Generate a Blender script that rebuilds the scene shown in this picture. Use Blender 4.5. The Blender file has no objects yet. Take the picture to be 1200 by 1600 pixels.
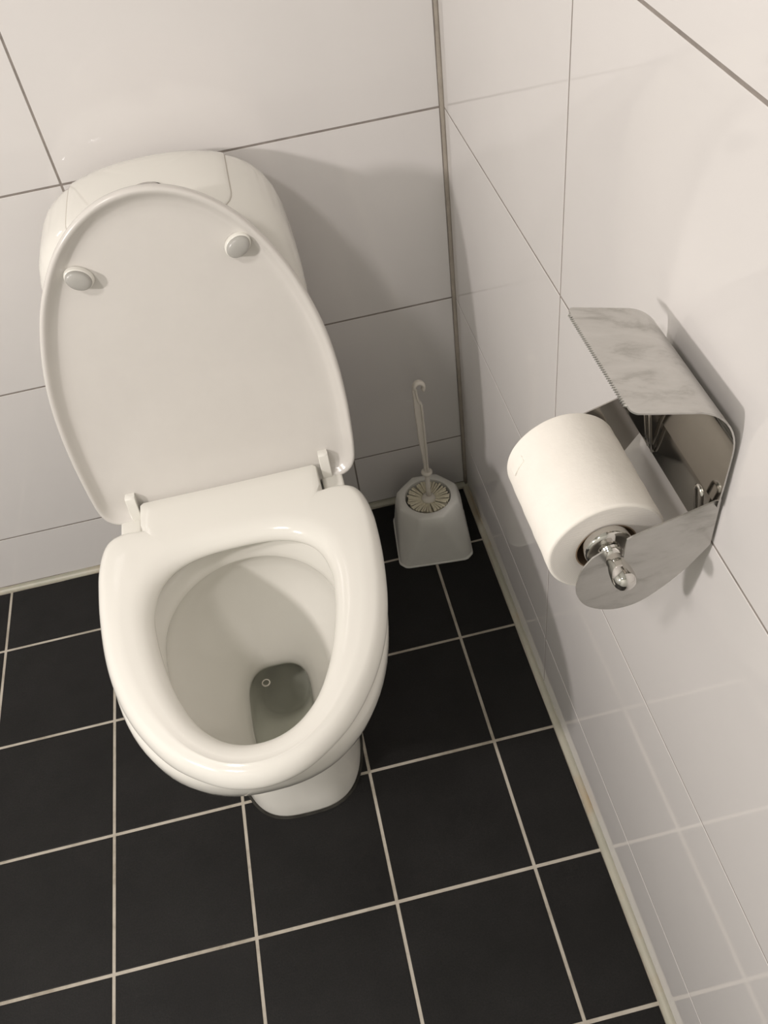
import bpy, bmesh, math, random
from mathutils import Vector, Matrix
random.seed(7)
PI = math.pi
scene = bpy.context.scene
COL = scene.collection

# ------------------------------------------------------------------ camera
CAM = Vector((-0.268924639, -1.18231461, 1.27483572))
YAW, PITCH, ROLL, FPX = 0.0818163821, -0.831833578, -0.166999253, 1377.367
fw = Vector((math.sin(YAW)*math.cos(PITCH), math.cos(YAW)*math.cos(PITCH), math.sin(PITCH)))
rt = fw.cross(Vector((0, 0, 1))).normalized()
up = rt.cross(fw)
r2 = rt*math.cos(ROLL) + up*math.sin(ROLL)
u2 = -rt*math.sin(ROLL) + up*math.cos(ROLL)
cd = bpy.data.cameras.new('camera')
cam = bpy.data.objects.new('camera', cd)
COL.objects.link(cam)
M = Matrix((r2, u2, -fw)).transposed().to_4x4()
M.translation = CAM
cam.matrix_world = M
cd.sensor_fit = 'VERTICAL'
cd.sensor_height = 24.0
cd.lens = FPX/1600.0*24.0
cd.clip_start = 0.01
scene.camera = cam

# ------------------------------------------------------------------ light, exposure
scene.view_settings.view_transform = 'Standard'
scene.view_settings.look = 'None'
scene.view_settings.gamma = 1.0
scene.view_settings.use_curve_mapping = False
scene.view_settings.exposure = 0.03
world = bpy.data.worlds.new('world')
scene.world = world
world.use_nodes = True
world.node_tree.nodes['Background'].inputs[0].default_value = (1, 1, 0.97, 1)
world.node_tree.nodes['Background'].inputs[1].default_value = 0.05

def area(name, loc, target, size, power, color, shape='DISK', size_y=None):
    l = bpy.data.lights.new(name, 'AREA')
    l.shape = shape
    l.size = size
    if size_y: l.size_y = size_y
    l.energy = power
    l.color = color
    o = bpy.data.objects.new(name, l)
    COL.objects.link(o)
    o.location = loc
    d = Vector(target) - Vector(loc)
    o.rotation_euler = d.to_track_quat('-Z', 'Y').to_euler()
    return o

area('wall_lamp_light', (-1.70, -1.22, 1.49), (-0.3, -0.35, 0.55), 0.11, 14.6, (1, 0.928, 0.905))
area('ceiling_lamp_light', (-1.30, -1.38, 2.36), (-1.20, -1.28, 0), 0.26, 14.6, (1, 0.928, 0.905))

# ------------------------------------------------------------------ materials
def newmat(name):
    m = bpy.data.materials.new(name)
    m.use_nodes = True
    nt = m.node_tree
    b = nt.nodes['Principled BSDF']
    return m, nt, b

def noise(nt, scale, detail=4, rough=0.6, vec=None):
    n = nt.nodes.new('ShaderNodeTexNoise')
    n.inputs['Scale'].default_value = scale
    n.inputs['Detail'].default_value = detail
    n.inputs['Roughness'].default_value = rough
    if vec is None:
        tc = nt.nodes.new('ShaderNodeTexCoord')
        vec = tc.outputs['Object']
    nt.links.new(vec, n.inputs['Vector'])
    return n

def ramp(nt, fac, stops):
    r = nt.nodes.new('ShaderNodeValToRGB')
    el = r.color_ramp.elements
    while len(el) < len(stops): el.new(0.5)
    for e, (p, c) in zip(el, stops):
        e.position = p
        e.color = (c[0], c[1], c[2], 1)
    nt.links.new(fac, r.inputs['Fac'])
    return r

def bump(nt, b, height, strength, dist=0.001):
    bp = nt.nodes.new('ShaderNodeBump')
    bp.inputs['Strength'].default_value = strength
    bp.inputs['Distance'].default_value = dist
    nt.links.new(height, bp.inputs['Height'])
    nt.links.new(bp.outputs['Normal'], b.inputs['Normal'])

def simple(name, col, rough, metal=0.0, spec=0.5, var=0.04, scale=20, bmp=0.0, coat=0.0):
    m, nt, b = newmat(name)
    n = noise(nt, scale)
    lo = [c*(1-var) for c in col]; hi = [min(1, c*(1+var)) for c in col]
    r = ramp(nt, n.outputs['Fac'], [(0.3, lo), (0.7, hi)])
    nt.links.new(r.outputs['Color'], b.inputs['Base Color'])
    b.inputs['Roughness'].default_value = rough
    b.inputs['Metallic'].default_value = metal
    b.inputs['Specular IOR Level'].default_value = spec
    b.inputs['Coat Weight'].default_value = coat
    if bmp: bump(nt, b, n.outputs['Fac'], bmp)
    return m

M_wall = simple('white_glazed_tile', (0.745, 0.722, 0.702), 0.05, spec=0.62, var=0.012, scale=6)
M_wgrout = simple('grey_wall_grout', (0.27, 0.24, 0.215), 0.8, var=0.15, scale=60)
M_corner = simple('grey_corner_sealant', (0.36, 0.32, 0.27), 0.6, var=0.1, scale=40)
M_seal, nt, b = newmat('stained_cream_sealant')
_g = nt.nodes.new('ShaderNodeNewGeometry')
_n = noise(nt, 5, 4, 0.7, _g.outputs['Position'])
_r = ramp(nt, _n.outputs['Fac'], [(0.35, (0.38, 0.38, 0.31)), (0.52, (0.46, 0.44, 0.36)), (0.68, (0.44, 0.33, 0.20))])
nt.links.new(_r.outputs['Color'], b.inputs['Base Color'])
b.inputs['Roughness'].default_value = 0.4
M_paint = simple('painted_plaster', (0.78, 0.805, 0.755), 0.6, var=0.02, scale=8)
M_ceram = simple('white_vitreous_china', (0.80, 0.785, 0.725), 0.07, var=0.008, scale=5)
M_seat = simple('white_seat_plastic', (0.81, 0.795, 0.735), 0.13, var=0.008, scale=5)
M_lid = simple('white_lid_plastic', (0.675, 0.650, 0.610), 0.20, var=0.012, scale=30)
M_bump = simple('grey_rubber_bumper', (0.42, 0.41, 0.38), 0.25, var=0.05, scale=50)
M_seam_shade = simple('grey_seam_shade', (0.50, 0.46, 0.40), 0.6)  # seam shade around the cistern cover, put into the colour
M_dark = simple('black_flush_gap', (0.03, 0.028, 0.025), 0.5)
M_plast = simple('ivory_plastic', (0.72, 0.68, 0.61), 0.33, var=0.02, scale=30)
M_hold = simple('white_brush_holder_plastic', (0.74, 0.735, 0.69), 0.32, var=0.02, scale=30)
M_brist = simple('cream_bristles', (0.78, 0.73, 0.57), 0.7, var=0.1, scale=200)
M_foot = simple('dark_foot_sealant', (0.035, 0.033, 0.028), 0.9, spec=0.2, var=0.35, scale=40)
M_card = simple('brown_card_tube', (0.28, 0.20, 0.13), 0.85, var=0.1, scale=80)
M_chrome = simple('polished_chrome', (0.62, 0.60, 0.57), 0.07, metal=1.0, var=0.01)

def mat_floor():
    m, nt, b = newmat('black_floor_tile')
    tc = nt.nodes.new('ShaderNodeTexCoord')
    geo = nt.nodes.new('ShaderNodeNewGeometry')
    n1 = noise(nt, 9, 6, 0.7, geo.outputs['Position'])
    n2 = noise(nt, 420, 2, 0.6, geo.outputs['Position'])
    r = ramp(nt, n1.outputs['Fac'], [(0.3, (0.0075, 0.0073, 0.0070)), (0.7, (0.0138, 0.0134, 0.0130))])
    r2 = ramp(nt, n2.outputs['Fac'], [(0.3, (0.75, 0.75, 0.75)), (0.75, (1.35, 1.32, 1.28))])
    mx = nt.nodes.new('ShaderNodeMixRGB'); mx.blend_type = 'MULTIPLY'; mx.inputs[0].default_value = 1
    nt.links.new(r.outputs['Color'], mx.inputs[1]); nt.links.new(r2.outputs['Color'], mx.inputs[2])
    nt.links.new(mx.outputs[0], b.inputs['Base Color'])
    b.inputs['Roughness'].default_value = 0.5
    b.inputs['Specular IOR Level'].default_value = 0.22
    bump(nt, b, n2.outputs['Fac'], 0.25, 0.0006)
    return m
M_floor = mat_floor()

def mat_fgrout():
    m, nt, b = newmat('beige_floor_grout')
    geo = nt.nodes.new('ShaderNodeNewGeometry')
    n1 = noise(nt, 14, 5, 0.7, geo.outputs['Position'])
    n2 = noise(nt, 260, 3, 0.6, geo.outputs['Position'])
    r = ramp(nt, n1.outputs['Fac'], [(0.28, (0.27, 0.235, 0.18)), (0.5, (0.47, 0.43, 0.36)), (0.75, (0.56, 0.52, 0.45))])
    nt.links.new(r.outputs['Color'], b.inputs['Base Color'])
    b.inputs['Roughness'].default_value = 0.85
    bump(nt, b, n2.outputs['Fac'], 0.5, 0.001)
    return m
M_fgrout = mat_fgrout()

def mat_steel():
    m, nt, b = newmat('smudged_stainless_steel')
    tc = nt.nodes.new('ShaderNodeTexCoord')
    mp = nt.nodes.new('ShaderNodeMapping')
    mp.inputs['Scale'].default_value = (0.30, 1.0, 0.8)
    nt.links.new(tc.outputs['Object'], mp.inputs['Vector'])
    n1 = noise(nt, 60, 6, 0.65, mp.outputs['Vector'])
    n1.inputs['Distortion'].default_value = 0.35
    r = ramp(nt, n1.outputs['Fac'], [(0.30, (0.40, 0.39, 0.365)), (0.48, (0.565, 0.555, 0.53)), (0.75, (0.63, 0.62, 0.595))])
    nt.links.new(r.outputs['Color'], b.inputs['Base Color'])
    r2 = ramp(nt, n1.outputs['Fac'], [(0.3, (0.42,)*3), (0.75, (0.27,)*3)])
    nt.links.new(r2.outputs['Color'], b.inputs['Roughness'])
    b.inputs['Metallic'].default_value = 1.0
    return m
M_steel = mat_steel()
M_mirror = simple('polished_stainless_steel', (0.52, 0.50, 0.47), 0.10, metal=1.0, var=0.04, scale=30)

def mat_paper():
    m, nt, b = newmat('white_tissue_paper')
    n = noise(nt, 240, 3, 0.6)
    n2 = noise(nt, 35, 3, 0.6)
    r = ramp(nt, n2.outputs['Fac'], [(0.3, (0.86, 0.825, 0.755)), (0.7, (0.89, 0.855, 0.785))])
    nt.links.new(r.outputs['Color'], b.inputs['Base Color'])
    b.inputs['Roughness'].default_value = 0.95
    b.inputs['Specular IOR Level'].default_value = 0.15
    bump(nt, b, n.outputs['Fac'], 0.35, 0.0008)
    return m
M_paper = mat_paper()

def mat_paper_end():
    m, nt, b = newmat('wound_paper_edge')
    tc = nt.nodes.new('ShaderNodeTexCoord')
    w = nt.nodes.new('ShaderNodeTexWave')
    w.wave_type = 'RINGS'; w.rings_direction = 'Y'
    w.inputs['Scale'].default_value = 190
    w.inputs['Distortion'].default_value = 2.5
    w.inputs['Detail'].default_value = 3
    nt.links.new(tc.outputs['Object'], w.inputs['Vector'])
    r = ramp(nt, w.outputs['Color'], [(0.0, (0.76, 0.725, 0.675)), (1.0, (0.82, 0.785, 0.73))])
    nt.links.new(r.outputs['Color'], b.inputs['Base Color'])
    b.inputs['Roughness'].default_value = 0.95
    bump(nt, b, w.outputs['Color'], 0.15, 0.0003)
    return m
M_paper_end = mat_paper_end()

def mat_water():
    m = bpy.data.materials.new('toilet_water')
    m.use_nodes = True
    nt = m.node_tree
    nt.nodes.clear()
    out = nt.nodes.new('ShaderNodeOutputMaterial')
    tr = nt.nodes.new('ShaderNodeBsdfTransparent')
    tr.inputs[0].default_value = (0.93, 0.95, 0.91, 1)
    gl = nt.nodes.new('ShaderNodeBsdfGlossy')
    gl.inputs['Roughness'].default_value = 0.01
    fr = nt.nodes.new('ShaderNodeFresnel'); fr.inputs[0].default_value = 1.33
    n = noise(nt, 18, 2, 0.5)
    bp = nt.nodes.new('ShaderNodeBump'); bp.inputs['Strength'].default_value = 0.15; bp.inputs['Distance'].default_value = 0.004
    nt.links.new(n.outputs['Fac'], bp.inputs['Height'])
    nt.links.new(bp.outputs['Normal'], gl.inputs['Normal'])
    nt.links.new(bp.outputs['Normal'], fr.inputs['Normal'])
    mx = nt.nodes.new('ShaderNodeMixShader')
    nt.links.new(fr.outputs[0], mx.inputs[0])
    nt.links.new(tr.outputs[0], mx.inputs[1])
    nt.links.new(gl.outputs[0], mx.inputs[2])
    nt.links.new(mx.outputs[0], out.inputs['Surface'])
    return m
M_water = mat_water()

# ------------------------------------------------------------------ helpers
def empty(name, loc, label, cat, group=None):
    o = bpy.data.objects.new(name, None)
    COL.objects.link(o)
    o.location = loc
    o.empty_display_size = 0.05
    o['label'] = label; o['category'] = cat
    if group: o['group'] = group
    return o

def link(name, me, mat, parent=None, loc=None, rot=None):
    """geometry is given in world coordinates; re-based to the parent's origin"""
    o = bpy.data.objects.new(name, me)
    COL.objects.link(o)
    if mat is not None and len(me.materials) == 0: me.materials.append(mat)
    if parent is not None: o.parent = parent
    if loc is not None: o.location = loc
    if rot is not None: o.rotation_euler = rot
    return o

def wloc(o):
    p = Vector((0, 0, 0))
    while o is not None:
        p = p + o.location
        o = o.parent
    return p

def obj(name, bm, mat, parent=None, smooth=True, angle=None, keep=False):
    """bm holds WORLD coordinates: the object gets its own origin at the geometry's base centre"""
    bm.normal_update()
    xs = [v.co for v in bm.verts]
    c = Vector(((min(v.x for v in xs)+max(v.x for v in xs))/2, (min(v.y for v in xs)+max(v.y for v in xs))/2, min(v.z for v in xs)))
    for v in bm.verts: v.co -= c
    me = bpy.data.meshes.new(name)
    bm.to_mesh(me); bm.free()
    if smooth:
        for p in me.polygons: p.use_smooth = True
        if angle is not None: me.set_sharp_from_angle(angle=angle)
    base = wloc(parent) if parent is not None else Vector((0, 0, 0))
    return link(name, me, mat, parent, c - base)

def struct(o):
    o['kind'] = 'structure'
    return o

def loft(bm, rings, cap0=True, cap1=True, closed=True):
    vr = [[bm.verts.new(p) for p in r] for r in rings]
    n = len(rings[0])
    for a, b in zip(vr[:-1], vr[1:]):
        for i in range(n if closed else n-1):
            j = (i+1) % n
            bm.faces.new((a[i], a[j], b[j], b[i]))
    if cap0: bm.faces.new(list(reversed(vr[0])))
    if cap1: bm.faces.new(vr[-1])
    return vr

def finish(bm):
    bmesh.ops.remove_doubles(bm, verts=bm.verts, dist=1e-6)
    bmesh.ops.recalc_face_normals(bm, faces=bm.faces)

def box(bm, x0, x1, y0, y1, z0, z1, bev=0.0, seg=2):
    r = bmesh.ops.create_cube(bm, size=1.0)
    vs = r['verts']
    for v in vs:
        v.co = Vector((x0+(v.co.x+.5)*(x1-x0), y0+(v.co.y+.5)*(y1-y0), z0+(v.co.z+.5)*(z1-z0)))
    if bev:
        es = list({e for v in vs for e in v.link_edges})
        bmesh.ops.bevel(bm, geom=es, offset=bev, segments=seg, affect='EDGES', profile=0.5)

def superell(hw, yb, yf, yc, nb, nf, N):
    """plan outline; i=0 at +x, goes counter-clockwise through back (+y)"""
    pts = []
    for i in range(N):
        t = 2*PI*i/N
        c, s = math.cos(t), math.sin(t)
        n = nb if s >= 0 else nf
        x = hw*math.copysign(abs(c)**(2/n), c)
        b = (yb-yc) if s >= 0 else (yc-yf)
        y = yc + b*math.copysign(abs(s)**(2/n), s)
        pts.append((x, y))
    return pts

def catmull(pts, n=8, closed=False):
    out = []
    L = len(pts)
    rng = range(L if closed else L-1)
    for i in rng:
        p0 = pts[(i-1) % L] if closed or i > 0 else pts[i]
        p1 = pts[i]; p2 = pts[(i+1) % L]
        p3 = pts[(i+2) % L] if closed or i+2 < L else pts[(i+1) % L]
        for k in range(n):
            t = k/n
            out.append(tuple(0.5*((2*b) + (c-a)*t + (2*a-5*b+4*c-d)*t*t + (-a+3*b-3*c+d)*t**3)
                             for a, b, c, d in zip(p0, p1, p2, p3)))
    if not closed: out.append(tuple(pts[-1]))
    return out

def polar(poly, center, angles):
    """distance from center to closed polyline along each angle"""
    res = []
    P = [(x-center[0], y-center[1]) for x, y in poly]
    for a in angles:
        dx, dy = math.cos(a), math.sin(a)
        best = None
        for (x1, y1), (x2, y2) in zip(P, P[1:]+P[:1]):
            ex, ey = x2-x1, y2-y1
            den = dx*ey - dy*ex
            if abs(den) < 1e-12: continue
            t = (x1*ey - y1*ex)/den
            u = (x1*dy - y1*dx)/den
            if t > 0 and -1e-9 <= u <= 1+1e-9 and (best is None or t > best): best = t
        res.append(best)
    return res

def tube(bm, path, rad, n=12, cap=True, flat=None):
    """swept tube with parallel-transport frame; rad: number or list of (ra, rb)"""
    path = [Vector(p) for p in path]
    L = len(path)
    tang = []
    for i in range(L):
        d = path[min(i+1, L-1)] - path[max(i-1, 0)]
        tang.append(d.normalized())
    ref = Vector(flat) if flat else (Vector((1, 0, 0)) if abs(tang[0].x) < 0.9 else Vector((0, 1, 0)))
    u = (ref - tang[0]*ref.dot(tang[0])).normalized()
    rings = []
    for i in range(L):
        u = (u - tang[i]*u.dot(tang[i])).normalized()
        v = tang[i].cross(u)
        r = rad[i] if isinstance(rad, (list, tuple)) else rad
        ra, rb = r if isinstance(r, (list, tuple)) else (r, r)
        rings.append([path[i] + u*(ra*math.cos(2*PI*k/n)) + v*(rb*math.sin(2*PI*k/n)) for k in range(n)])
    loft(bm, rings, cap, cap)

def lathe(bm, prof, center, axis='Z', n=48, cap0=False, cap1=False):
    """prof: (r, h) along axis"""
    cx, cy, cz = center
    rings = []
    for r, h in prof:
        ring = []
        for k in range(n):
            a = 2*PI*k/n
            if axis == 'Z': ring.append((cx+r*math.cos(a), cy+r*math.sin(a), cz+h))
            else: ring.append((cx+r*math.cos(a), cy+h, cz+r*math.sin(a)))
        rings.append(ring)
    return loft(bm, rings, cap0, cap1)

# ------------------------------------------------------------------ room shell
XL, YF, ZC = -1.95, -2.0, 2.40
Z3, TH, TW = 0.132018, 0.307, 0.614
def slab(name, x0, x1, y0, y1, z0, z1, mat):
    bm = bmesh.new(); box(bm, x0, x1, y0, y1, z0, z1)
    return struct(obj(name, bm, mat, smooth=False))
floor = slab('floor', XL, 0.0, YF, 0.0, -0.05, -0.0012, M_fgrout)
wall_back = slab('wall_back', XL, 0.09, 0.0005, 0.09, -0.05, ZC, M_wgrout)
wall_right = slab('wall_right', 0.0005, 0.09, YF, 0.0005, -0.05, ZC, M_wgrout)
wall_left = slab('wall_left', XL-0.09, XL, YF, 0.09, -0.05, ZC, M_paint)
wall_front = slab('wall_front', XL-0.09, 0.09, YF-0.09, YF, -0.05, ZC, M_paint)
ceiling = slab('ceiling', XL-0.09, 0.09, YF-0.09, 0.09, ZC, ZC+0.05, M_paint)

_tile_cache = {}
def tile_mesh(a, b, th, bev, mat, axis):
    key = (round(a, 5), round(b, 5), axis, mat.name)
    if key in _tile_cache: return _tile_cache[key]
    bm = bmesh.new()
    if axis == 'Z': box(bm, -a/2, a/2, -b/2, b/2, -th, 0, 0)
    elif axis == 'Y': box(bm, -a/2, a/2, 0, th, -b/2, b/2, 0)
    else: box(bm, 0, th, -a/2, a/2, -b/2, b/2, 0)
    # bevel only the front edges
    def front(v):
        return abs(v.co.z) < 1e-7 if axis == 'Z' else (abs(v.co.y) < 1e-7 if axis == 'Y' else abs(v.co.x) < 1e-7)
    es = [e for e in bm.edges if all(front(v) for v in e.verts)]
    bmesh.ops.bevel(bm, geom=es, offset=bev, segments=2, affect='EDGES', profile=0.5)
    bmesh.ops.recalc_face_normals(bm, faces=bm.faces)
    me = bpy.data.meshes.new('tile')
    bm.to_mesh(me); bm.free()
    me.materials.append(mat)
    _tile_cache[key] = me
    return me

def cuts(start, step, lo, hi):
    """joint positions between lo and hi"""
    k = math.floor((lo-start)/step) - 1
    out = [lo]
    while True:
        v = start + k*step
        if v >= hi - 1e-4: break
        if v > lo + 1e-4: out.append(v)
        k += 1
    return out + [hi]

def put_tile(me, loc, parent):
    o = link('tile', me, None, parent)
    o.location = Vector(loc) - wloc(parent)
    return o

# floor tiles, 200 mm grid
G = 0.0048
xs = cuts(-0.1064186, 0.2, XL, -0.0105)
ys = cuts(-0.1473148, 0.2, YF, -0.0105)
for x0, x1 in zip(xs[:-1], xs[1:]):
    for y0, y1 in zip(ys[:-1], ys[1:]):
        a = x1-x0-G; b = y1-y0-G
        cx, cy = (x0+x1)/2, (y0+y1)/2
        if x1 > -0.02: a += G/2; cx += G/4
        if y1 > -0.02: b += G/2; cy += G/4
        if a < 0.012 or b < 0.012: continue
        put_tile(tile_mesh(a, b, 0.006, 0.0009, M_floor, 'Z'), (cx, cy, random.uniform(-0.0002, 0.0002)), floor)
# wall tiles, about 300 x 600 mm, laid flat
W = 0.0030
zs = [0.008] + [Z3 + k*TH for k in range(8)]
for zi, (z0, z1) in enumerate(zip(zs[:-1], zs[1:])):
    z1 = min(z1, ZC)
    jx = -0.211944 if zi == 0 else -0.523576
    xs = cuts(jx, TW, XL, -0.0045)
    if zi == 0: xs = [XL, -1.30, -0.211944, -0.0045]
    for x0, x1 in zip(xs[:-1], xs[1:]):
        put_tile(tile_mesh(x1-x0-W, z1-z0-W, 0.006, 0.0004, M_wall, 'Y'), ((x0+x1)/2, 0, (z0+z1)/2), wall_back)
    ys = cuts(-0.470732, TW, YF, -0.0045)
    for y0, y1 in zip(ys[:-1], ys[1:]):
        put_tile(tile_mesh(y1-y0-W, z1-z0-W, 0.006, 0.0004, M_wall, 'X'), (0, (y0+y1)/2, (z0+z1)/2), wall_right)

# sealant beads in the corner and along the floor
bm = bmesh.new()
path = [(-0.0010, -0.0010, 0.004 + k*(ZC-0.006)/60) for k in range(61)]
tube(bm, path, [0.0042+0.0005*math.sin(k*1.7) for k in range(61)], 8)
struct(obj('trim_1', bm, M_corner))
def fillet(name, along, a0, a1, r):
    bm = bmesh.new()
    rings = []
    N = 60
    for k in range(N+1):
        a = a0 + (a1-a0)*k/N
        rr = r*(1+0.10*math.sin(k*0.9)+0.08*math.sin(k*2.3))
        prof = [(0.0015, -0.001), (0.0015, rr), (-0.0012, rr)]
        for q in range(5):
            t = (q+1)/6*PI/2
            prof.append((-0.0012-rr*(1-math.cos(t))*0.9, rr*(1-math.sin(t))*0.9+0.0006))
        prof += [(-rr-0.001, 0.0008), (-rr-0.001, -0.001)]
        rings.append([(a, d, z) if along == 'x' else (d, a, z) for d, z in prof])
    loft(bm, rings)
    finish(bm)
    return struct(obj(name, bm, M_seal, angle=math.radians(50)))
fillet('trim_2', 'x', XL, -0.001, 0.0080)
fillet('trim_3', 'y', YF, -0.001, 0.0080)

# ------------------------------------------------------------------ toilet
CX = -0.403
toilet = empty('toilet', (CX, -0.35, 0.0), 'white ceramic toilet with its lid raised against the cistern, standing on black floor tiles', 'toilet')
N = 96
BXO = -0.0035
def ring3(pts, z, o=0.0): return [(CX+o+x, y, z) for x, y in pts]
bm = bmesh.new()
rings = []
# (z, half width, back y, front y, centre y, back exponent, front exponent)
outer = [
 (0.000, .0985, -.135, -.5890, -.42, 3.5, 3.0),
 (0.006, .0988, -.135, -.5893, -.42, 3.5, 3.0),
 (0.030, .0965, -.135, -.5850, -.42, 3.5, 3.0),
 (0.100, .0920, -.130, -.5740, -.42, 3.5, 2.8),
 (0.160, .0910, -.125, -.5730, -.42, 3.5, 2.5),
 (0.205, .0980, -.115, -.5950, -.42, 3.5, 2.3),
 (0.245, .1180, -.100, -.6350, -.43, 3.6, 2.3),
 (0.280, .1420, -.080, -.6700, -.43, 3.8, 2.3),
 (0.310, .1620, -.065, -.6950, -.43, 4.0, 2.35),
 (0.335, .1740, -.055, -.7090, -.43, 4.2, 2.4),
 (0.355, .1800, -.050, -.7150, -.43, 4.5, 2.4),
 (0.373, .1810, -.048, -.7165, -.43, 4.5, 2.4),
 (0.382, .1795, -.049, -.7150, -.43, 4.5, 2.4),
 (0.388, .1755, -.052, -.7110, -.43, 4.5, 2.4),
 (0.3905, .1690, -.058, -.7040, -.43, 4.5, 2.4),
]
def taper(pts, z):
    k = min(1.0, max(0.0, (z-.20)/.12))
    out = []
    for x, y in pts:
        t = min(1.0, max(0.0, (y+.405)/.085)); t = t*t*(3-2*t)
        out.append((x*(1-0.135*t*k), y))
    return out
for z, hw, yb, yf, yc, nb, nf in outer: rings.append(ring3(taper(superell(hw, yb, yf, yc, nb, nf, N), z), z, BXO))
inner = [
 (0.3905, .1320, -.362, -.6930, -.48, 2.1, 2.1),
 (0.3885, .1275, -.365, -.6895, -.48, 2.1, 2.1),
 (0.3800, .1220, -.368, -.6850, -.48, 2.1, 2.1),
 (0.3620, .1170, -.3710, -.6820, -.49, 2.0, 2.1),
 (0.3540, .1155, -.3710, -.6810, -.49, 2.0, 2.1),
 (0.3505, .1158, -.3705, -.6815, -.49, 2.0, 2.1),
 (0.3480, .1180, -.3670, -.6830, -.49, 2.0, 2.1),
 (0.3420, .1220, -.3630, -.6850, -.49, 2.0, 2.1),
 (0.3180, .1180, -.3620, -.6800, -.485, 2.1, 2.1),
 (0.2900, .1080, -.3680, -.6720, -.475, 2.2, 2.1),
 (0.2600, .0910, -.3790, -.6590, -.48, 2.2, 2.1),
 (0.2350, .0740, -.3930, -.6450, -.49, 2.3, 2.2),
 (0.2150, .0600, -.4090, -.6320, -.50, 2.4, 2.3),
 (0.2000, .0510, -.4230, -.6210, -.50, 2.6, 2.4),
 (0.1880, .0465, -.4320, -.6130, -.50, 2.8, 2.6),
 (0.1760, .0452, -.4350, -.6040, -.50, 3.0, 3.0),
 (0.1720, .0440, -.4320, -.5800, -.49, 3.0, 3.0),
 (0.1640, .0430, -.4240, -.5500, -.48, 3.0, 3.0),
 (0.1520, .0420, -.4100, -.5200, -.47, 3.0, 2.8),
 (0.1300, .0400, -.3900, -.4950, -.44, 2.8, 2.6),
 (0.1000, .0380, -.3750, -.4720, -.42, 2.4, 2.4),
 (0.0800, .0300, -.3700, -.4500, -.41, 2.2, 2.2),
]
for z, hw, yb, yf, yc, nb, nf in inner: rings.append(ring3(superell(hw, yb, yf, yc, nb, nf, N), z))
loft(bm, rings)
finish(bm)
bowl = obj('bowl', bm, M_ceram, toilet)

# dark sealant line round the foot
bm = bmesh.new()
r0 = superell(.1025, -.130, -.5930, -.42, 3.5, 3.0, N)
r1 = superell(.1010, -.130, -.5915, -.42, 3.5, 3.0, N)
rI = superell(.0960, -.137, -.5860, -.42, 3.5, 3.0, N)
loft(bm, [ring3(r0, 0.0003, BXO), ring3(r1, 0.0018, BXO), ring3(rI, 0.0030, BXO), ring3(rI, 0.0003, BXO)], False, False)
finish(bm)
o = obj('foot_sealant', bm, M_foot, toilet); o['label'] = 'dark sealant line around the foot'

# cistern -----------------------------------------------------------
prof = [(.385, .150), (.390, .1535), (.45, .1600), (.52, .1650), (.60, .1675), (.64, .1665), (.67, .1640), (.70, .1590), (.72, .1530),
        (.736, .1450), (.749, .1345), (.758, .1230), (.7655, .1085), (.771, .0930), (.775, .0760), (.7780, .0560), (.7797, .0330), (.7805, .006)]
CB, CF = -0.014, -0.205
def cis(z):
    for (za, a), (zb, b) in zip(prof[:-1], prof[1:]):
        if za <= z <= zb:
            t = (z-za)/(zb-za); hw = a+(b-a)*t; break
    else: hw = prof[-1][1]
    R = 0.045
    e = 0.0
    zz = max(0, z-(0.7805-R))
    e = R*(1-math.sqrt(max(0, 1-(zz/R)**2)))
    if z > .7797: e = min(0.09, e+0.03*(z-.7797)/.0008)
    return hw, CB-e*1.0, CF+e*1.0+(0.012*max(0, (.56-z)/.17))
bm = bmesh.new()
rings = []
zlist = []
for (za, _), (zb, _) in zip(prof[:-1], prof[1:]):
    for q in range(3): zlist.append(za+(zb-za)*q/3)
zlist.append(.7805)
for z in zlist:
    hw, yb, yf = cis(z)
    nn = 4.5 if z < .70 else 4.5-1.7*(z-.70)/.09
    rings.append(ring3(superell(hw, yb, yf, (yb+yf)/2, nn, nn, N), z))
loft(bm, rings)
finish(bm)
obj('cistern', bm, M_ceram, toilet)
def ctop(x, y):
    lo, hi = .60, .7805
    for _ in range(40):
        z = (lo+hi)/2
        hw, yb, yf = cis(z)
        nn = 4.5 if z < .70 else 4.5-1.7*(z-.70)/.09
        yc = (yb+yf)/2
        f = (abs(x)/hw)**nn + (abs(y-yc)/((yb-yf)/2))**nn
        if f <= 1: lo = z
        else: hi = z
    return lo
# raised cover panel on top of the cistern
def crown(x, y):
    return ctop(x, y)
bm = bmesh.new()
HWP, PB, PF, RC = 0.1000, -0.022, -0.188, 0.030
plan = []
for cxp, cyp, a0 in ((HWP-RC, PB-0.004, 0), (-(HWP-RC), PB-0.004, PI/2), (-(HWP-RC), PF+RC, PI), (HWP-RC, PF+RC, 1.5*PI)):
    rr = 0.004 if cyp > -0.1 else RC
    sx = HWP-rr if cxp > 0 else -(HWP-rr)
    for k in range(7):
        a = a0+k/6*PI/2
        plan.append((sx+rr*math.cos(a), cyp+rr*math.sin(a)))
dense = []
for p, q in zip(plan, plan[1:]+plan[:1]):
    d = math.hypot(p[0]-q[0], p[1]-q[1]); m = max(1, int(d/0.006))
    for k in range(m): dense.append((p[0]+(q[0]-p[0])*k/m, p[1]+(q[1]-p[1])*k/m))
cyc = -0.11
rings = []
for inset, off in ((0, -0.003), (0, 0.0008), (0.0006, 0.0016), (0.0018, 0.0022), (0.005, 0.0025)):
    ring = []
    for x, y in dense:
        d = math.hypot(x, y-cyc); s = (d-inset)/d
        xx, yy = x*s, cyc+(y-cyc)*s
        ring.append((CX+xx, yy, crown(xx, yy)+off))
    rings.append(ring)
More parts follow.
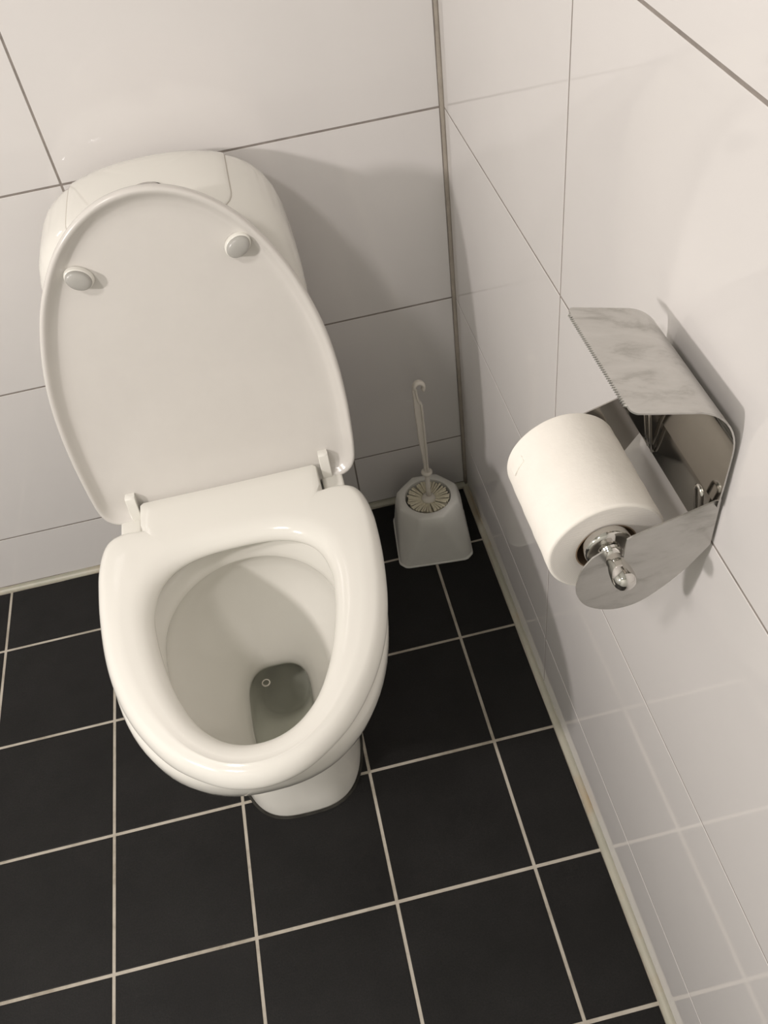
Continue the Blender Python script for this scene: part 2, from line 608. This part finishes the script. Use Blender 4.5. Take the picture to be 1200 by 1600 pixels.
for f in (0.85, 0.7, 0.55, 0.4, 0.25, 0.1):
    ring = []
    for x, y in dense:
        xx, yy = x*f, cyc+(y-cyc)*f
        ring.append((CX+xx, yy, crown(xx, yy)+0.0025))
    rings.append(ring)
loft(bm, rings, False, True)
finish(bm)
cover = obj('cistern_cover', bm, M_ceram, toilet, angle=math.radians(60))
def seamring(d):  # flat grey strip round the cover, painting the shade in its seam
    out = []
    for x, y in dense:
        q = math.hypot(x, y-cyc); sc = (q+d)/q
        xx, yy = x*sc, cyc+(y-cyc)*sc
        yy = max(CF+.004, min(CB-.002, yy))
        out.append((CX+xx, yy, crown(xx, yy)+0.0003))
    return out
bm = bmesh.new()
loft(bm, [seamring(-.0006), seamring(.0010)], False, False)
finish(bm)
obj('cover_seam_shade', bm, M_seam_shade, cover)
bm = bmesh.new()
zc = crown(0, -0.146)+0.0025
lathe(bm, [(0.0235, -0.004), (0.0235, 0.0006), (0.0215, 0.0008), (0.0215, 0.0004)], (CX, -0.146, zc), n=48, cap0=True, cap1=True)
obj('button_recess', bm, M_dark, cover)
bm = bmesh.new()
lathe(bm, [(0.0208, -0.002), (0.0208, 0.0016), (0.0195, 0.0028), (0.012, 0.0022), (0.004, 0.0018)], (CX, -0.146, zc), n=48, cap0=True, cap1=True)
obj('flush_button', bm, M_chrome, cover)

# seat -----------------------------------------------------------------
right = [(.130, -.3352), (.148, -.3335), (.162, -.3365), (.173, -.345), (.180, -.362), (.184, -.388), (.1847, -.415), (.1825, -.465), (.1755, -.525), (.164, -.575), (.148, -.617),
         (.129, -.651), (.104, -.684), (.075, -.709), (.040, -.729), (0.0, -.7365)]
rs = catmull(right + [(-x, y) for x, y in reversed(right[:-1])], 6)
outl = [(-.121, -.2885), (.121, -.2885), (.1252, -.2925), (.1254, -.3352)] + rs + [(-.1254, -.3352), (-.1252, -.2925)]
inn = [(0, -.392), (.048, -.3955), (.082, -.409), (.104, -.434), (.1135, -.470), (.1125, -.505), (.105, -.550), (.091, -.600), (.072, -.641), (.050, -.667), (.026, -.6815), (0, -.686)]
inn = catmull(inn + [(-x, y) for x, y in reversed(inn[1:-1])], 6, True)
cen = (0.0, -0.50)
angs = [2*PI*i/288 for i in range(288)]
for x, y in ((-.121, -.2885), (.121, -.2885), (.1252, -.2925), (-.1252, -.2925), (.1254, -.3345), (-.1254, -.3345), (.1262, -.3352), (-.1262, -.3352)):
    angs.append(math.atan2(y-cen[1], x-cen[0]) % (2*PI))
angs = sorted(angs)
Rin = polar(inn, cen, angs); Rout = polar(outl, cen, angs)
bm = bmesh.new()
rings = []
for a, ri, ro in zip(angs, Rin, Rout):
    dx, dy = math.cos(a), math.sin(a)
    py = cen[1]+dy*ro
    tab = py > -.334 and abs(dx*ro) < .1257
    back = max(0.0, min(1.0, (py+.42)/.07))
    Ro = 0.0055 if tab else 0.017
    Ri = 0.030
    L = ro-ri
    H = 0.0215; zb = 0.3985
    e = lambda d, R: math.sqrt(max(0, 1-(1-min(1, d/R))**2))
    sec = []
    douts = [0, .0004, .0015, .0035, .0065, .010, .0145, .019, .024]
    douts = [d*Ro/.024 for d in douts]
    dins = [0, .0004, .0014, .0034, .007, .012, .018, .024, .030]
    def zt(din, dout):
        return zb + 0.004 + H*min(e(dout, Ro), e(din, Ri)) - 0.004*0
    for d in dins: sec.append((ri+d, zt(d, L-d)))
    mid0, mid1 = ri+.030, ro-Ro
    for q in (0.25, 0.5, 0.75): sec.append((mid0+(mid1-mid0)*q, zt(.5, .5)+0.0010*math.sin(PI*q)))
    for d in reversed(douts): sec.append((ro-d, zt(L-d, d)))
    sec.append((ro-.0012, zb+.001)); sec.append((ro-.004, zb))
    sec.append((ri+.006, zb)); sec.append((ri+.0015, zb+.001))
    rings.append([(CX+cen[0]+dx*r, cen[1]+dy*r, z) for r, z in sec])
rings.append(rings[0])
loft(bm, rings, False, False)
finish(bm)
seat = obj('seat', bm, M_seat, toilet, angle=math.radians(55))
for sx, sy in ((-.145, -.45), (.145, -.45), (-.085, -.655), (.085, -.655)):
    bm = bmesh.new(); box(bm, CX+sx-.011, CX+sx+.011, sy-.006, sy+.006, .3895, .4005, .002)
    obj('seat_bumper', bm, M_bump, seat)

# lid ------------------------------------------------------------------
TILT = math.radians(8.0)
HY, HZ = -0.3000, 0.4200
def lidpt(x, s, n):
    # n: out of the lid's under-side towards the room
    return (CX+x, HY + s*math.sin(TILT) - n*math.cos(TILT), HZ + s*math.cos(TILT) + n*math.sin(TILT))
half = [(.150, -.0215), (.163, -.019), (.1735, -.0105), (.1795, .004), (.1825, .03), (.1842, .07), (.1845, .105), (.1825, .150), (.1765, .200), (.1645, .250), (.1465, .300), (.1235, .342),
        (.0985, .374), (.069, .398), (.036, .4135), (0, .4190)]
ls = catmull([(.128, -.0222)] + half + [(-x, y) for x, y in reversed(half[:-1])] + [(-.128, -.0222)], 6)
lc = (0.0, 0.17)
langs = [2*PI*i/240 for i in range(240)]
LR = polar(ls, lc, langs)
bm = bmesh.new()
rings = []
front = [(0.0000, -.0075), (0.0006, -.0030), (0.0020, -.0006), (0.0040, 0.0), (0.0062, -.0006), (0.0085, -.0025), (0.0115, -.0060), (0.0150, -.0092), (0.0195, -.0115), (0.0260, -.0128), (0.0340, -.0132)]
back = [(0.0004, -.0110), (0.0030, -.0150), (0.0100, -.0185), (0.0300, -.0210)]
for (d, n) in reversed(back):
    rings.append([lidpt(lc[0]+math.cos(a)*(r-d), lc[1]+math.sin(a)*(r-d), n) for a, r in zip(langs, LR)])
for (d, n) in front:
    rings.append([lidpt(lc[0]+math.cos(a)*(r-d), lc[1]+math.sin(a)*(r-d), n) for a, r in zip(langs, LR)])
for f in (0.7, 0.35):
    rings.append([lidpt(lc[0]+math.cos(a)*(r-.034)*f, lc[1]+math.sin(a)*(r-.034)*f, -.0132) for a, r in zip(langs, LR)])
loft(bm, rings)
finish(bm)
lid = obj('lid', bm, M_lid, toilet)
def oval(bm, x, s, n0, prof, ra, rb, rot):
    rings = []
    for f, h in prof:
        ring = []
        for k in range(36):
            a = 2*PI*k/36
            u, v = ra*f*math.cos(a), rb*f*math.sin(a)
            ring.append(lidpt(x+u*math.cos(rot)-v*math.sin(rot), s+u*math.sin(rot)+v*math.cos(rot), n0+h))
        rings.append(ring)
    loft(bm, rings)
    finish(bm)
for sx, rot, ox in ((-1, math.radians(-28), -.0895), (1, math.radians(28), .0955)):
    bm = bmesh.new()
    oval(bm, ox, .331, -.0134, [(1.08, 0), (1.05, .003), (1.0, .0075), (.97, .0085), (.9, .009)], .0165, .0120, rot)
    bb = obj('bumper', bm, M_seat, lid)
    bm = bmesh.new()
    oval(bm, ox, .331, -.0050, [(.90, 0), (.90, .0035), (.86, .0055), (.75, .0068), (.5, .0078), (.2, .0082)], .0165, .0120, rot)
    c = obj('rubber_pad', bm, M_bump, bb)
    c['label'] = 'grey rubber pad'
# hinge arms on the lid and hinge bases on the bowl deck
for sx in (-1, 1):
    bm = bmesh.new()
    xo = sx*.1345 + .0020
    pts = []
    for s, n0, n1 in ((.021, -.014, -.004), (.019, -.014, -.001), (.008, -.014, .0005), (-.006, -.014, .0015), (-.016, -.013, .0015), (-.022, -.010, .0005), (-.027, -.004, -.003)):
        pts.append([lidpt(xo-.0062, s, n0), lidpt(xo+.0062, s, n0), lidpt(xo+.0068, s, n1-.001), lidpt(xo+.0060, s, n1), lidpt(xo-.0060, s, n1), lidpt(xo-.0068, s, n1-.001)])
    loft(bm, pts)
    finish(bm)
    obj('hinge_arm', bm, M_seat, lid, angle=math.radians(40))
    bm = bmesh.new()
    x0, x1 = sorted((CX+sx*.1275, CX+sx*.1570))
    box(bm, x0, x1, -.330, -.292, .3895, .4035, .004, 3)
    obj('hinge_base', bm, M_ceram, toilet, angle=math.radians(40))

# water and a bubble ---------------------------------------------------
bm = bmesh.new()
WZ = 0.178
ws = superell(.0448, -.4346, -.6070, -.50, 3.0, 3.0, N)
bm.faces.new([bm.verts.new((CX+x, y, WZ)) for x, y in ws])
water = obj('water', bm, M_water, smooth=False)
water['label'] = 'greenish still water in the bottom of the toilet bowl'; water['category'] = 'water'
bm = bmesh.new()
lathe(bm, [(.0062, -.0006), (.0066, .0004), (.0060, .0013), (.0052, .0016), (.0046, .0010), (.0048, -.0006)], (-.4215, -.4620, WZ), n=28)
finish(bm)
bub = obj('bubble', bm, M_plast)
bub['label'] = 'tiny foam bubble ring floating on the water in the bowl'; bub['category'] = 'bubble'

# ------------------------------------------------------------------ toilet brush and its holder
BX, BY, BR = -0.0985, -0.1130, math.radians(-6)
holder = empty('brush_holder', (BX, BY, 0), 'white plastic toilet brush pot with faceted sides in the corner on the floor', 'brush holder')
def hring(R, pl, z, n=80, octa=0.0):
    out = []
    for k in range(n):
        a = 2*PI*k/n
        r = R
        if octa:
            m = (a+PI/8) % (PI/4) - PI/8
            r = R*(1-octa) + octa*R*math.cos(PI/8)/math.cos(m)*1.02
        x, y = r*math.cos(a), r*math.sin(a)
        # flat sides: soft clamp against four planes
        def cl(v):
            return math.copysign(min(abs(v), pl + 0.02*max(0, abs(v)-pl)), v)
        x, y = cl(x), cl(y)
        out.append((BX+x*math.cos(BR)-y*math.sin(BR), BY+x*math.sin(BR)+y*math.cos(BR), z))
    return out
bm = bmesh.new()
rings = [hring(.0880, .0685, .0), hring(.0890, .0690, .0012), hring(.0880, .0683, .0030), hring(.0860, .0670, .0036)]
for k in range(1, 12):
    t = k/12
    rings.append(hring(.0860-.0270*t-.002*math.sin(PI*t), .0668-.0085*t, .0036+.103*t, octa=max(0.0, (t-.72)/.28)*0.7))
rings += [hring(.0575, .0580, .1090, octa=.85), hring(.0555, .058, .1120, octa=.85), hring(.0525, .058, .1135, octa=.7), hring(.0440, .058, .1140), hring(.0415, .058, .1130), hring(.0405, .058, .1100),
          hring(.0395, .058, .06), hring(.037, .058, .02)]
loft(bm, rings)
finish(bm)
obj('pot', bm, M_hold, holder, angle=math.radians(32))
brush = empty('toilet_brush', (BX, BY-.004, .021), 'cream bristled toilet brush with hooked handle standing in the white pot', 'toilet brush')
HX, HYb = -0.0955, -0.1120
bm = bmesh.new()
rnd = random.Random(3)
for ring in range(8):
    z0 = .062 + ring*.0062
    nb = 40
    for k in range(nb):
        a = 2*PI*(k+0.5*(ring % 2))/nb + rnd.uniform(-.06, .06)
        L = (.0385 if ring > 5 else .0350)*(1-0.02*abs(ring-4)/4) + rnd.uniform(-.0025, .0006)
        zz = z0 + rnd.uniform(-.001, .001) + (0.005 if ring > 5 else 0)
        d = Vector((math.cos(a), math.sin(a), 0)); s = Vector((-math.sin(a), math.cos(a), 0))
        p0 = Vector((BX+.0005, BY-.0005, z0)) + d*.006; p1 = Vector((BX+.0005, BY-.0005, zz)) + d*L
        w0, w1, h = .0010, .0023, .0016
        quad0 = [p0+s*w0, p0+Vector((0, 0, h)), p0-s*w0, p0-Vector((0, 0, h))]
        quad1 = [p1+s*w1, p1+Vector((0, 0, h*1.5)), p1-s*w1, p1-Vector((0, 0, h*1.5))]
        loft(bm, [quad0, quad1])
o = obj('bristles', bm, M_brist, brush, smooth=False); o['kind'] = 'stuff'
bm = bmesh.new()
lathe(bm, [(.007, -.060), (.007, -.004), (.0125, -.002), (.0132, .002), (.0120, .006), (.0085, .0095), (.0050, .0105)], (BX+.001, BY-.001, .105), n=32, cap0=True, cap1=True)
obj('head_cap', bm, M_plast, brush)
# handle: round neck, flange, flat channelled grip with notch and curled hook
bm = bmesh.new()
tube(bm, [(BX+.002, BY, .110), (HX-.0005, HYb, .130), (HX, HYb, .172)], [(.0050, .0050), (.0046, .0046), (.0042, .0042)], 16)
lathe(bm, [(.004, -.004), (.0085, -.003), (.0100, -.0005), (.0100, .0015), (.0085, .0035), (.004, .004)], (HX, HYb, .172), n=32)
finish(bm)
collar = obj('neck', bm, M_plast, brush)
bm = bmesh.new()
def hsec(cx, w, z, y=0.0, th=.0030):
    # channel section: flat strip with a raised right edge
    x0, x1 = cx-w/2, cx+w/2
    p = [(x0, -th), (x0+.001, -th-.0008), (x1-.004, -th-.0004), (x1-.003, -th-.0032), (x1-.001, -th-.0034), (x1, -th-.002), (x1, th), (x0, th)]
    return [(HX+a, HYb+y+b, z) for a, b in p]
rings = []
for z, cx, w in ((.172, .0, .0078), (.200, -.0002, .0085), (.225, -.0010, .0110), (.250, -.0018, .0128), (.300, -.0022, .0138), (.324, -.0024, .0142), (.331, -.0026, .0138), (.336, -.0036, .0112), (.346, -.0050, .0082), (.358, -.0056, .0074), (.366, -.0056, .0072)):
    rings.append(hsec(cx, w, z))
loft(bm, rings)
finish(bm)
obj('grip', bm, M_plast, brush, angle=math.radians(40))
bm = bmesh.new()
pth = []
for k in range(15):
    t = PI*(1.02 - 1.25*k/14)
    pth.append((HX-.0058+.0078+.0078*math.cos(t), HYb-.001, .366+.0095*math.sin(t)))
tube(bm, pth, [(.0032, .0062)]*15, 14, flat=(1, 0, 0))
obj('hook', bm, M_plast, brush)

# ------------------------------------------------------------------ toilet roll holder on the right wall
rh = empty('roll_holder', (0, -0.745, 0.746), 'stainless steel toilet roll holder with serrated cover screwed to right tiled wall', 'roll holder')
YN, YFAR, TP = -0.8090, -0.6800, 0.0012     # near and far side plates, sheet thickness
def plate_outline():
    p = [(-.0030, .7985), (-.066, .7795)]
    # slot for the spindle, open at the top edge
    p += [(-.0700, .7772), (-.0709, .7600)]
    for k in range(9):
        a = -0.05*PI - k/8*0.9*PI
        p.append((-.0775+.0068*math.cos(a), .7563+.0068*math.sin(a)))
    p += [(-.0843, .7610), (-.0850, .7700), (-.0885, .7690)]
    arc = catmull([(-.0950, .7650), (-.1020, .7540), (-.1055, .7400), (-.1045, .7240), (-.0975, .7090), (-.0850, .6985), (-.0700, .6935), (-.0520, .6960), (-.0330, .7100), (-.0170, .7270)], 5)
    return p + arc + [(-.0030, .7485)]
for yy, nm in ((YN, 'side_plate'), (YFAR, 'side_plate')):
    bm = bmesh.new()
    po = plate_outline()
    f0 = [bm.verts.new((x, yy-TP/2, z)) for x, z in po]
    f1 = [bm.verts.new((x, yy+TP/2, z)) for x, z in po]
    bm.faces.new(f0); bm.faces.new(list(reversed(f1)))
    for i in range(len(po)):
        j = (i+1) % len(po)
        bm.faces.new((f0[i], f1[i], f1[j], f0[j]))
    finish(bm)
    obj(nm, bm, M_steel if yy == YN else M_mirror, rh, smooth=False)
bm = bmesh.new()
box(bm, -.0042, -.0026, YN, YFAR, .7470, .8000, .0004, 1)
box(bm, -.0026, -.0002, YN+.010, YFAR-.010, .755, .792)
obj('back_plate', bm, M_mirror, rh, smooth=False)
# cover: back lip, bend and flat top with a serrated tearing edge
bm = bmesh.new()
cp = [(-.0062, .7930), (-.0052, .815), (-.0048, .838)]
R = .040
for k in range(13):
    a = k/12*math.radians(80)
    cp.append((-.0048-R*(1-math.cos(a)), .8455+R*math.sin(a)*1.15))
x0, z0 = cp[-1]
fe = [k/6*0.90 for k in range(1, 7)] + [.925, .95, .97, .985, .995, 1.0]
for f in fe:
    cp.append((x0-(x0+.0800)*f, z0+.0115*f))
YA, YB = -.8120, -.6960
NY = 92
rings_t, rings_b = [], []
def off(i, d):
    a = Vector(cp[max(i-1, 0)]); b = Vector(cp[min(i+1, len(cp)-1)])
    t = (b-a).normalized(); nrm = Vector((t.y, -t.x))
    return Vector(cp[i]) + nrm*d
def cov(i, j, d):
    p = off(i, d)
    last = len(cp)-1
    rc = .0055
    de = (Vector(cp[last])-Vector(cp[i])).length
    ins = rc-math.sqrt(max(0, rc*rc-(rc-de)**2)) if de < rc else 0.0
    y = (YA+ins)+(YB-YA-2*ins)*j/NY
    if i == last and 2 < j < NY-2 and j % 2: p = p + Vector((-.0022, 0))
    return (p.x, y, p.y)
for d, store in ((0.0006, rings_t), (-0.0006, rings_b)):
    for i in range(len(cp)): store.append([cov(i, j, d) for j in range(NY+1)])
vt = [[bm.verts.new(p) for p in r] for r in rings_t]
vb = [[bm.verts.new(p) for p in r] for r in rings_b]
for i in range(len(cp)-1):
    for j in range(NY):
        bm.faces.new((vt[i][j], vt[i][j+1], vt[i+1][j+1], vt[i+1][j]))
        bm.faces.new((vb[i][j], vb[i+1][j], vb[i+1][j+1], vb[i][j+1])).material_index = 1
    bm.faces.new((vt[i][0], vt[i+1][0], vb[i+1][0], vb[i][0]))
    bm.faces.new((vt[i][NY], vb[i][NY], vb[i+1][NY], vt[i+1][NY]))
for j in range(NY):
    bm.faces.new((vt[-1][j], vt[-1][j+1], vb[-1][j+1], vb[-1][j]))
    bm.faces.new((vt[0][j], vb[0][j], vb[0][j+1], vt[0][j+1]))
finish(bm)
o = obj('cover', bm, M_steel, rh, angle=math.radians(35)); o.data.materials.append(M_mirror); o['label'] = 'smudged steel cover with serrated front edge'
# two bent spring clips
for yc in (-.7960, -.7050):
    bm = bmesh.new()
    p = [(-.0055, yc-.0040, .7520), (-.0085, yc-.0040, .7640), (-.0125, yc-.0048, .7920)]
    for k in range(7):
        a = PI - PI*k/6
        p.append((-.0130, yc+.0048*math.cos(a), .7950+.0048*math.sin(a)))
    p += [(-.0125, yc+.0048, .7920), (-.0085, yc+.0040, .7640), (-.0055, yc+.0040, .7520)]
    tube(bm, p, .0015, 8)
    obj('spring_clip', bm, M_chrome, rh)
# spindle with turned knobs
SX, SZ = -.0775, .7565
bm = bmesh.new()
prof_s = [(.0002, -.8355), (.0040, -.8350), (.0064, -.8334), (.0081, -.8304), (.0087, -.8265), (.0085, -.8225), (.0080, -.8180), (.0069, -.8140), (.0064, -.8110), (.0064, -.8075), (.0086, -.8060), (.0090, -.8040), (.0072, -.8025), (.0080, -.8008),
          (.0150, -.8000), (.0178, -.7990), (.0185, -.7975), (.0185, -.7925), (.0178, -.7912), (.0100, -.7908), (.0100, -.6850), (.0160, -.6846), (.0160, -.6825), (.0062, -.6820), (.0062, -.6780), (.0100, -.6720), (.0100, -.6660), (.0040, -.6620), (.0002, -.6615)]
lathe(bm, prof_s, (SX, 0, SZ), axis='Y', n=40, cap0=True, cap1=True)
finish(bm)
o = obj('spindle', bm, M_chrome, rh, angle=math.radians(50)); o['label'] = 'chrome spindle with turned knob'

# ------------------------------------------------------------------ toilet roll
RX, RZ, RR, RC0 = -.0755, .7478, .0460, .0240
RY0, RY1 = -.7900, -.6860
roll = empty('toilet_roll', (RX, (RY0+RY1)/2, RZ-RR), 'white toilet paper roll hanging on the chrome spindle', 'toilet roll')
bm = bmesh.new()
rr = lambda a: RR*(1+0.006*math.sin(2*a+.6)+0.004*math.sin(5*a))
def rollring(f, y, n=96, dr=0.0):
    out = []
    for k in range(n):
        a = 2*PI*k/n
        r = (rr(a)+dr)*f
        out.append((RX+r*math.cos(a), y, RZ+r*math.sin(a)))
    return out
e0 = .0022
# order: near face edge first
fr = []
for k in range(5):
    t = PI/2*k/4
    fr.append(rollring(1, RY0+e0*(1-math.cos(t)), dr=-e0*(1-math.sin(t))))
bk = []
for k in range(5):
    t = PI/2*(1-k/4)
    bk.append(rollring(1, RY1-e0*(1-math.cos(t)), dr=-e0*(1-math.sin(t))))
midr = [rollring(1, RY0+e0+(RY1-RY0-2*e0)*k/12, dr=0.0002*math.sin(k*2.1)) for k in range(1, 12)]
loft(bm, fr+midr+bk, False, False)
finish(bm)
bmesh.ops.recalc_face_normals(bm, faces=bm.faces)
obj('paper', bm, M_paper, roll)
def annul(y, sgn):
    bm = bmesh.new()
    rs_ = [(RC0, 0.0006), (RC0+.003, 0.0)] + [(RC0+.003+(RR-e0-RC0-.003)*k/9, 0.0004*((k % 2)*2-1)*0.5) for k in range(1, 9)]
    rings = []
    for r, d in rs_:
        rings.append([(RX+r*math.cos(2*PI*k/96), y+sgn*d, RZ+r*math.sin(2*PI*k/96)) for k in range(96)])
    rings.append([(x, y, z) for x, _, z in rollring(1, y, dr=-e0)])
    loft(bm, rings, False, False)
    finish(bm)
    obj('paper_end', bm, M_paper_end, roll)
annul(RY0, 1); annul(RY1, -1)
bm = bmesh.new()
lathe(bm, [(RC0, RY0+.0004), (RC0, RY1-.0004), (RC0-.0010, RY1-.0004), (RC0-.0010, RY0+.0004), (RC0, RY0+.0004)], (RX, 0, RZ), axis='Y', n=64)
finish(bm)
obj('card_core', bm, M_card, roll, angle=math.radians(40))
# small glued tab left on the outer sheet, and the sheet's free edge
def patch(a0, a1, y0, y1, lift, na=6, ny=5):
    bm = bmesh.new()
    top = []
    for i in range(na+1):
        a = a0+(a1-a0)*i/na
        row = []
        for j in range(ny+1):
            y = y0+(y1-y0)*j/ny
            l = lift*(0.35+0.65*i/na) + 0.0003*math.sin(3*i+2*j)
            r = rr(a)+l
            row.append((RX+r*math.cos(a), y, RZ+r*math.sin(a)))
        top.append(row)
    vt = [[bm.verts.new(p) for p in r] for r in top]
    vb = [[bm.verts.new((RX+(p[0]-RX)*.985, p[1], RZ+(p[2]-RZ)*.985)) for p in r] for r in top]
    for i in range(na):
        for j in range(ny):
            bm.faces.new((vt[i][j], vt[i][j+1], vt[i+1][j+1], vt[i+1][j]))
    for i in range(na):
        for j in (0, ny): bm.faces.new((vt[i][j], vt[i+1][j], vb[i+1][j], vb[i][j]))
    for j in range(ny):
        for i in (0, na): bm.faces.new((vt[i][j], vt[i][j+1], vb[i][j+1], vb[i][j]))
    finish(bm)
    return bm
obj('glued_tab', patch(math.radians(146), math.radians(166), -.7080, -.7010, .0011), M_paper, roll, angle=math.radians(40))
